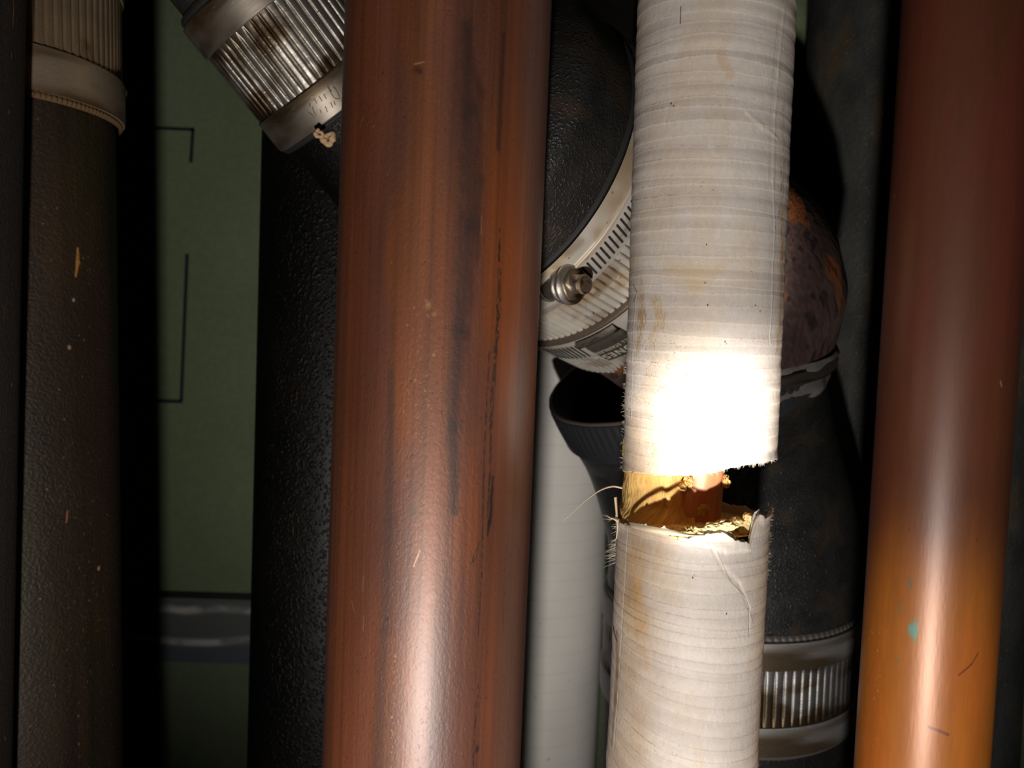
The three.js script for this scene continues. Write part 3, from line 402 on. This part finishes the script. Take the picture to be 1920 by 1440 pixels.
// ------------------------------------------------------------------ black wye behind the wide copper pipe: upright run and two slanted branches
const A1 = new THREE.Vector3(0.57, -0.725, -0.39).normalize();          // upper-left branch, downwards
const low1 = at(640, 196, 0.452);                                        // lower end of its coupling, on the axis
const c2 = { a: new THREE.Vector3(Math.cos(0.4417) * Math.cos(0.68), -Math.sin(0.4417) * Math.cos(0.68), -Math.sin(0.68)), p: at(1152.6, 439.8, 0.4778) };
const P2 = (t) => c2.p.clone().addScaledVector(c2.a, t);
{
  const R = 0.0556, ax = new Axis(axisFrom('left', 491, 240, R, 0.53), axisFrom('left', 462, 1440, R, 0.53));
  const root = thing('cast_iron_wye', 'rough black upright cast iron pipe beside the green wall, with slanted branches', 'pipe', ax.y(FLOOR)), base = root.position;
  part('run', pipeGeo(ax, R, FLOOR, CEIL, 0, 0.35, 96), blackIron(1.5, 2.6, { roughness: 0.5, bumpScale: 0.0010, specularIntensity: 0.45, color: new THREE.Color(0.14, 0.13, 0.115) }), root, 'upright pipe under glossy pitted tar');
  { const n0 = P2(-0.120), n2 = ax.y(n0.y + 0.004); part('neck', sweep([n0, n2].map((q) => q.clone().sub(base)), 64, 6, () => 0.040, [4, 1]), blackIron(1, 1), root); }
  part('branch', sweep([P2(-0.152).sub(base), P2(-0.07).sub(base)], 96, 48, (th, v) => 0.0812 * Math.sqrt(1 - Math.pow(clamp(1 - v / 0.40), 2) * 0.9999), [6, 1]), blackIron(1, 1.2, { roughness: 0.46, color: new THREE.Color(1.0, 0.96, 0.92) }), root, 'wide slanted branch running into the coupling');
  part('branch', sweep([low1.clone().addScaledVector(A1, -0.01).sub(base), low1.clone().addScaledVector(A1, 0.05).sub(base)], 72, 6, () => 0.0385, [4, 1]), blackIron(1, 1, { roughness: 0.5, specularIntensity: 0.5, color: new THREE.Color(0.14, 0.13, 0.115) }), root);
}
// crumbs of hardened foam stuck to it
for (const [px, py, r, label] of [[615, 261, 0.0030, 'larger tan crumb of hardened foam on the black pipe, beside the copper'], [597, 250, 0.0019, 'smaller tan crumb of hardened foam touching the steel coupling band']]) {
  const g = grid(36, 18, (u, v, p) => { const a = u * 2 * Math.PI, b = v * 2 * Math.PI, k = 1 + 1.1 * (noise(Math.cos(a) * 1.4 + 5, Math.sin(a) * 1.4 + 5 + r * 900, 9) - 0.5), q = r * (0.26 + 0.62 * noise(Math.cos(a) * 2 + 8, Math.sin(a) * 2 + 8, 4)); p.set((r * k + q * Math.cos(b)) * Math.cos(a) * 0.95, (r * k * 0.9 + q * Math.cos(b)) * Math.sin(a), q * Math.sin(b)); });
  meshThing('foam_crumb', label, 'crumb', g, std({ color: new THREE.Color(0.62, 0.40, 0.22), roughness: 0.9 }), at(px, py, px < 600 ? 0.408 : 0.421));
}
// slanted pipe and coupling at the top
{
  const R1 = 0.0428, len = 0.0755, top = low1.clone().addScaledVector(A1, -len);
  const far = top.clone().addScaledVector(A1, -0.13);
  meshThing('cast_iron_pipe', 'black slanted pipe end at the top, entering the ribbed coupling', 'pipe', moved(sweep([far, low1.clone().addScaledVector(A1, -0.012)], 72, 8, () => 0.0390, [4, 2]), far), blackIron(1, 1.4), far);
  const worn = new Paint(512, 512, (u, v, o) => { const n = fbm(u, v, 7, 7, 5, 701), d = sm(0.42, 0.7, fbm(u, v, 5, 4, 4, 711)); o[0] = mix(178, 92, d) + 40 * (n - .5); o[1] = mix(170, 74, d) + 40 * (n - .5); o[2] = mix(160, 54, d) + 36 * (n - .5); o[3] = n; });
  for (let i = 0; i < 120; i++) worn.speck(rnd(), rnd(), rr(.6, 1.8), rnd() < .5 ? [210, 190, 160] : [60, 44, 30], rr(.4, .9), .2);
  const wc = worn.color(), wb = worn.bump();
  const g = coupling('pipe_coupling', 'shiny ribbed steel coupling on the slanted pipe at the top, left of the copper', low1, A1.clone().negate(), {
    R: R1, y0: 0, y1: len, ribs: [0.0190, 0.0575], n: 54, depth: 0.0013, bands: [[0.0, 0.0185], [0.058, len]], shield: std({ map: wc, bumpMap: wb, bumpScale: .0004, metalness: .85, roughness: .34 }), band: std({ map: wc, bumpMap: wb, bumpScale: .0003, metalness: .7, roughness: .45, color: new THREE.Color(.6, .56, .52) }),
    gasket: [[-0.003, 0.0008, 0], [len - .0006, len + 0.004, 0]], rubber,
  });
  // scratched lettering on its lower band: strokes lie on the band
  g.updateMatrixWorld(true); const inv = g.matrixWorld.clone().invert();
  const scratch = (pts, w) => { const q = pts.map(([x, y]) => { const d = rayDir(x, y).normalize(), o = EYE.clone().applyMatrix4(inv), e = EYE.clone().add(d).applyMatrix4(inv).sub(o), a = e.x * e.x + e.z * e.z, b = 2 * (o.x * e.x + o.z * e.z), rad = R1 + .0015, c = o.x * o.x + o.z * o.z - rad * rad, D = b * b - 4 * a * c; return D > 0 ? o.addScaledVector(e, (-b - Math.sqrt(D)) / (2 * a)) : null; }).filter(Boolean); return q.length > 1 ? sweep(q, 4, q.length * 3, () => w) : null; };
  const strokes = [[[612, 158], [628, 184], [640, 186]], [[622, 160], [630, 168], [640, 190]], [[613, 160], [622, 172]], [[590, 186], [594, 194]], [[598, 180], [604, 190]], [[607, 176], [612, 186]], [[586, 200], [588, 208], [593, 216]], [[600, 206], [603, 213]], [[610, 200], [614, 210]], [[620, 192], [624, 202]], [[626, 190], [629, 198]], [[580, 194], [583, 200]], [[577, 210], [584, 214], [590, 222]]].map((s) => scratch(s, .00022)).filter(Boolean);
  if (strokes.length) part('stamped_lettering', cat(...strokes), steel({ roughness: .3, color: new THREE.Color(1, 1, 1) }), g);
}
// ------------------------------------------------------------------ the large slanted coupling between copper and white pipe
{
  const dirty = new Paint(512, 512, (u, v, o) => { const n = fbm(u, v, 9, 7, 5, 721), d = sm(0.5, 0.72, fbm(u, v, 6, 4, 4, 731)), dk = sm(.6, .75, fbm(u, v, 8, 8, 3, 741)); o[0] = mix(226, 196, d) + 40 * (n - .5) - 34 * dk; o[1] = mix(218, 172, d) + 40 * (n - .5) - 40 * dk; o[2] = mix(206, 142, d) + 36 * (n - .5) - 44 * dk; o[3] = n; });
  for (let i = 0; i < 160; i++) dirty.speck(rnd(), rnd(), rr(.5, 1.8), [90, 64, 40], rr(.4, .9), -.1);
  const map = dirty.color(), bumpMap = dirty.bump(), sh = std({ map, bumpMap, bumpScale: .0004, metalness: .4, roughness: .42 });
  const R = 0.0830, up = c2.a.clone().negate(), end = P2(0.0193), len = 0.1108;
  const g = coupling('pipe_coupling', 'slanted ribbed steel coupling with slotted band and hex screw, behind the white pipe', end, up, {
    R, y0: 0, y1: len, ribs: [-0.003, 0.087], n: 120, sharp: 4, fine: 26, depth: 0.0040, bands: [[0.0285, 0.0545], [0.0850, 0.1005]], shield: sh, band: std({ map, bumpMap, bumpScale: .0004, metalness: .5, roughness: .45 }), gasket: [[len - .0005, len + .003, 0], [-.004, .0005, 0]], rubber,
  });
  g.updateMatrixWorld(true); const inv = g.matrixWorld.clone().invert();
  const hit = (px, py, rad) => { const d = rayDir(px, py).normalize(), o = EYE.clone().applyMatrix4(inv), e = EYE.clone().add(d).applyMatrix4(inv).sub(o), a = e.x * e.x + e.z * e.z, b = 2 * (o.x * e.x + o.z * e.z), c = o.x * o.x + o.z * o.z - rad * rad, D = Math.max(0, b * b - 4 * a * c); return o.addScaledVector(e, (-b - Math.sqrt(D)) / (2 * a)); };
  const onBand = (th, y, r) => new THREE.Vector3(r * Math.sin(th), y, r * Math.cos(th));
  const h0 = hit(1092, 506, R + .0015), h1 = hit(1168, 410, R + .0015), t0 = Math.atan2(h0.x, h0.z), t1 = Math.atan2(h1.x, h1.z), yS = 0.0925;
  // worm slots of the band
  const slots = []; const N = 15, step = (t1 - t0) / 9.5;
  for (let i = 0; i < N; i++) { const th = t0 + i * step, s = new THREE.CapsuleGeometry(0.0006, 0.0088, 4, 8).scale(1, 1, 0.35); const p = onBand(th, yS, R + .00142); slots.push(s.rotateZ(-0.18 * Math.sign(step)).rotateY(th).translate(p.x, p.y, p.z)); }
  for (const s of slots) part('slot', s, std({ color: new THREE.Color(.02, .018, .016), roughness: .9 }), g);
  // worm housing and hex screw, lying along the band
  const hs = hit(1074, 528, R + .004), ts = Math.atan2(hs.x, hs.z), tang = new THREE.Vector3(Math.cos(ts), 0, -Math.sin(ts)).multiplyScalar(Math.sign(step)), nor = new THREE.Vector3(Math.sin(ts), 0, Math.cos(ts)), along = new THREE.Vector3(0, 1, 0);
  const axisDir = tang.clone().addScaledVector(nor, 1.0).normalize(), O = onBand(ts, hs.y, R + .0056);
  const place = (geo, s) => { geo.scale(1.3, 1.3, 1.3); s *= 1.3; const q = new THREE.Quaternion().setFromUnitVectors(new THREE.Vector3(0, 1, 0), axisDir), p = O.clone().addScaledVector(axisDir, s); return geo.applyQuaternion(q).translate(p.x, p.y, p.z); };
  const scr = part('screw', place(new THREE.LatheGeometry([[0, .0056], [.0030, .0056], [.0037, .0050], [.0040, .0044], [.0040, .0012], [.0062, .0010], [.0068, .0004], [.0068, -.0004], [.0034, -.001], [.0034, -.004], [0, -.004]].map(([x, y]) => new THREE.Vector2(x, y)), 6), 0), steel({ color: new THREE.Color(.7, .6, .5) }), g, 'hex-headed screw of the band');
  { const th = []; for (let i = 0; i < 9; i++) th.push(place(new THREE.TorusGeometry(.0036, .0006, 6, 20).rotateX(Math.PI / 2), -.006 - i * .0015)); th.push(place(new THREE.CylinderGeometry(.0034, .0034, .0160, 20), -.0115)); part('thread', cat(...th), steel({ color: new THREE.Color(.8, .72, .62) }), scr); part('flange', place(new THREE.LatheGeometry([[.002, .0016], [.0060, .0014], [.0078, .0004], [.0080, -.0006], [.0070, -.0014], [.002, -.0016]].map(([x, y]) => new THREE.Vector2(x, y)), 40), -.0010), steel(), scr); part('washer_face', place(new THREE.CylinderGeometry(.0033, .0038, .0010, 24), .0058), steel({ color: new THREE.Color(.8, .66, .5) }), scr); }
  const hou = new THREE.Group(); hou.name = 'worm_housing'; g.add(hou);
  part('saddle', place(new THREE.CylinderGeometry(.0062, .0066, .0085, 28, 1, false, 0, 6.28), -.0085), steel({ color: new THREE.Color(.55, .5, .46) }), hou); part('collar', place(new THREE.TorusGeometry(.0064, .0012, 10, 32).rotateX(Math.PI / 2), -.0045), steel(), hou); part('collar', place(new THREE.TorusGeometry(.0064, .0010, 10, 32).rotateX(Math.PI / 2), -.0125), steel(), hou);
  part('band_lip', new THREE.LatheGeometry([[R - .001, .0545], [R + .0022, .0545], [R + .0030, .0556], [R + .0026, .0574], [R - .001, .0578]].map(([x, y]) => new THREE.Vector2(x, y)), 160), steel({ color: new THREE.Color(.30, .24, .20), roughness: .55, metalness: .5 }), g, 'dark rolled lip of the lower band');
  // clip of the lower band with embossed maker's text, read upside down
  const cv = document.createElement('canvas'); cv.width = 512; cv.height = 512; const x = cv.getContext('2d');
  x.fillStyle = '#5d584f'; x.fillRect(0, 0, 512, 512);
  for (let i = 0; i < 260; i++) { x.fillStyle = ['#8d8370', '#b3a488', '#3b372f', '#c0ab7c'][i % 4]; x.globalAlpha = .25; x.fillRect(rnd() * 512, rnd() * 512, rr(4, 40), rr(2, 10)); } x.globalAlpha = 1;
  x.save(); x.translate(256, 256); x.rotate(Math.PI); x.textAlign = 'center'; x.fillStyle = '#efe6d4'; x.font = 'bold 84px sans-serif'; x.textAlign = 'right'; x.fillText('ALL STAINLESS', 236, 70, 470); x.font = 'bold 170px sans-serif'; x.fillText('JONES', 226, -40, 450); x.restore();
  const txt = new THREE.CanvasTexture(cv); txt.colorSpace = THREE.SRGBColorSpace;
  const k0 = hit(1106, 660, R + .003), k1 = hit(1184, 630, R + .003), q0 = Math.atan2(k0.x, k0.z), q1 = Math.atan2(k1.x, k1.z), ya = 0.0215, yb = 0.0460;
  const clip = part('clip', cat(grid(40, 10, (u, v, p, t) => { const th = mix(q0, q1, u), e = Math.min(u, 1 - u) * 40, r = R + .0016 + .0016 * sm(0, 2, e) * sm(0, .12, Math.min(v, 1 - v)); p.copy(onBand(th, mix(ya, yb, v), r)); t.set(u, v); })), std({ map: txt, metalness: .5, roughness: .42 }), g, 'embossed maker clip of the lower band');
  const bd = onBand((q0 + q1) / 2, .0345, R + .0033);
  part('raised_lip', grid(40, 8, (u, v, p, t) => { const th = mix(q0, q1, u), r = R + .0028 + .0016 * Math.sin(v * Math.PI); p.copy(onBand(th, mix(.0455, .0530, v), r)); t.set(u, v); }), steel({ color: new THREE.Color(.62, .58, .54) }), clip);
  // slots of the lower band
  const w0 = hit(1095, 655, R), w1 = hit(1030, 655, R), a0 = Math.atan2(w0.x, w0.z), a1 = Math.atan2(w1.x, w1.z);
  for (let i = 0; i < 9; i++) { const th = mix(a0, a1, i / 8), p = onBand(th, .0400, R + .0017); part('slot', new THREE.CapsuleGeometry(0.0006, 0.0150, 4, 8).scale(1, 1, .35).rotateZ(-.12).rotateY(th).translate(p.x, p.y, p.z), std({ color: new THREE.Color(.03, .027, .025), roughness: .9 }), g); }
}
// ------------------------------------------------------------------ rusty elbow, its torn gasket and the black hub below
const NH = new THREE.Vector3(-0.40, 0.890, 0.215).normalize();          // the hub's mouth looks up, left and a little forward
const NE = new THREE.Vector3(-0.05, 0.97, 0.22).normalize();            // end of the elbow
const mouth = at(1268, 670, 0.515), drainX = at(1384, 950, 0.52);
{
  const rusty = new Paint(512, 512, (u, v, o) => {
    const n = fbm(u, v, 6, 6, 5, 801), r = sm(0.58, 0.68, fbm(u, v, 9, 9, 5, 815)), g = noise(u * 140, v * 140, 5, 140, 140), pit = sm(.7, .9, noise(u * 60, v * 60, 15, 60, 60));
    o[0] = mix(80, 136, r) + 70 * (n - .5) + 16 * (g - .5) - 20 * pit; o[1] = mix(62, 80, r) + 60 * (n - .5) + 16 * (g - .5) - 16 * pit; o[2] = mix(57, 46, r) + 52 * (n - .5) + 16 * (g - .5) - 12 * pit; o[3] = .5 + .5 * (n - .5) + .3 * (g - .5) - .4 * pit;
  });
  const s0 = P2(0.0), s1 = P2(0.014), e1 = at(1308, 634, 0.508), mid = at(1326, 548, 0.492), e0 = e1.clone().addScaledVector(NE, .02);
  const ctr = s0.clone();
  meshThing('pipe_elbow', 'rusty brown cast iron elbow bulging out at the right of the white pipe', 'pipe elbow', moved(sweep([s0, s1, mid, e0, e1], 120, 60, (th, v) => 0.0798 + 0.0018 * sm(.25, .6, v) * sm(1, .7, v) + 0.0006 * Math.sin(th * 3 + v * 4), [2, 2.6]), ctr), std({ map: rusty.color(), bumpMap: rusty.bump(), bumpScale: .0008, roughness: .5 }), ctr);
  // torn gasket hanging from the elbow
  const gq = new THREE.Quaternion().setFromUnitVectors(new THREE.Vector3(0, 1, 0), NH), ge = new THREE.Quaternion().setFromUnitVectors(new THREE.Vector3(0, 1, 0), NE), gm = std({ color: new THREE.Color(.17, .155, .145), roughness: .6, bumpMap: grimeBump, bumpScale: .002 });
  const gk = thing('torn_gasket', 'crumpled grey gasket sleeve under the rusty elbow', 'gasket', e1); gk.quaternion.copy(ge);
  part('sleeve', grid(260, 30, (u, v, p, t) => { const th = mix(-.25, 1.95, u), y = mix(.001, (-.023 - .004 * noise(th * 5 + 30, 1, 7) - .0008 * noise(th * 22 + 60, 1, 9)) * sm(1.95, 1.2, th), v), r = .0850 - .006 * v * v + .0016 * Math.sin(v * 9 + 2 * noise(th * 3 + 20, v, 3)) + .003 * (noise(th * 6 + 40, v * 4, 5) - .5); p.set(r * Math.sin(th), y, r * Math.cos(th)); t.set(u * 3, v); }), gm, gk);
  part('band', new THREE.LatheGeometry([[.0835, -.0015], [.0858, -.0015], [.0864, -.004], [.0864, -.008], [.0858, -.0105], [.0835, -.0105]].map(([x, y]) => new THREE.Vector2(x, y)), 80, -.25, 2.1), steel({ color: new THREE.Color(.28, .26, .25), roughness: .5 }), gk);
  // black hub fitting
  const dax = new Axis(axisFrom('right', 1620, 930, 0.083, 0.525), axisFrom('right', 1592, 1440, 0.083, 0.525)), yJ = at(1450, 1200, 0.445).y, yJ2 = at(1450, 1412, 0.445).y;
  const hub = thing('pipe_hub', 'black cast iron hub with an open ribbed mouth, below the slanted coupling', 'pipe hub', dax.y(yJ)), hb = hub.position;
  const m0 = mouth.clone(), m1 = mouth.clone().addScaledVector(NH, -.055), k1 = dax.y(mouth.y - .125), k2 = dax.y(mouth.y - .165), k3 = dax.y(yJ - .01);
  const pts = [m0, m1, k1, k2, k3].map((q) => q.clone().sub(hb));
  const shiny = blackIron(2, 2, { roughness: .42, bumpScale: .0006, color: new THREE.Color(1.0, 1.03, 1.1) });
  part('body', sweep(pts, 160, 70, (th, v) => mix(.0895, .083, sm(.0, .42, v)) + .0016 * sm(.03, 0, v), [3, 2]), shiny, hub);
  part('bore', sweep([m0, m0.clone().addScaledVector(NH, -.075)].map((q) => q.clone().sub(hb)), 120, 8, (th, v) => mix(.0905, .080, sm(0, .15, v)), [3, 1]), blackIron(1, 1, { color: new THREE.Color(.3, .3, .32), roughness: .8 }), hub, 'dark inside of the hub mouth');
  const rim = grid(160, 10, (u, v, p, t) => { const th = u * 2 * Math.PI, b = v * 2 * Math.PI, r = .0902 + .0013 * Math.cos(b) + .0004 * (noise(th * 8 + 30, 1, 3) - .5); p.set(r * Math.sin(th), .0011 * Math.sin(b), r * Math.cos(th)); t.set(u, v); }, true).applyQuaternion(gq).translate(m0.x - hb.x, m0.y - hb.y, m0.z - hb.z);
  part('rim', rim, std({ color: new THREE.Color(.11, .085, .075), roughness: .6 }), hub);
  const collar = grid(96 * 6, 10, (u, v, p, t) => { const th = u * 2 * Math.PI, r = mix(.0914, .0900, v) + .0007 * Math.abs(Math.sin(th * 48)) * sm(1, .35, v) * sm(0, .06, v); p.set(r * Math.sin(th), mix(-.001, -.028, v), r * Math.cos(th)); t.set(u * 3, v); }, true).applyQuaternion(gq).translate(m0.x - hb.x, m0.y - hb.y, m0.z - hb.z);
  part('ribbed_collar', collar, std({ color: new THREE.Color(.030, .030, .034), roughness: .36 }), hub);
  // lower coupling and the drain pipe under it
  const len = (yJ - yJ2);
  coupling('pipe_coupling', 'dim grey ribbed coupling at the bottom, right of the white wrapped pipe', dax.y(yJ2), dax.d, { R: .0850, y0: 0, y1: len, ribs: [len * .27, len * .74], n: 92, depth: .0012, bands: [[.0, len * .26], [len * .755, len]], shield: steel({ roughness: .36, color: new THREE.Color(.72, .76, .84) }), band: steel({ roughness: .46, color: new THREE.Color(.74, .78, .88), metalness: .65 }), gasket: [[len - .0008, len + .0036, 118], [-.003, .0005, 0]], rubber: std({ color: new THREE.Color(.09, .08, .07), roughness: .5 }) });
  meshThing('cast_iron_pipe', 'black drain pipe under the dim lower coupling at the bottom', 'pipe', pipeGeo(dax, .083, FLOOR, yJ2 + .03, 0, .35, 96), blackIron(1.5, 1.5, { color: new THREE.Color(.7, .64, .62) }), dax.y(FLOOR));
}
// ------------------------------------------------------------------ behind: pale wrapped pipe and the large black stack
{
  const ax = new Axis(axisFrom('right', 1141, 950, .055, .655), axisFrom('right', 1116, 1440, .055, .655));
  const pale = new Paint(512, 1024, (u, v, o) => { const n = fbm(u, v, 4, 6, 4, 901) - .5, l = sm(.06, .0, Math.abs((v * 26 + .1 * noise(u * 6, v * 26, 3, 6, 26)) % 1 - .5)) * .5; const k = 1 + .1 * n - .07 * l; o[0] = 230 * k; o[1] = 225 * k; o[2] = 217 * k; o[3] = .5 - .3 * l; });
  for (let i = 0; i < 18; i++) pale.speck(rnd(), rnd(), rr(1, 3), [140, 116, 96], .5);
  meshThing('wrapped_pipe', 'pale grey smooth pipe at the back, between the wide copper and the white wrapped pipe', 'pipe', pipeGeo(ax, .055, FLOOR, CEIL, 0, .4, 96), std({ map: pale.color(), bumpMap: pale.bump(), bumpScale: .0006, roughness: .7 }), ax.y(FLOOR));
  const bx = new Axis(axisFrom('left', 1515, 0, .092, .656), axisFrom('left', 1468, 1440, .092, .656));
  meshThing('cast_iron_pipe', 'large dark grey cast iron pipe behind the orange copper pipe at the right', 'pipe', pipeGeo(bx, .092, FLOOR, CEIL, 0, .35, 96), blackIron(2, 2, { color: new THREE.Color(3.2, 3.4, 3.3), roughness: .55 }), bx.y(FLOOR));
}
renderer.render(scene, camera);
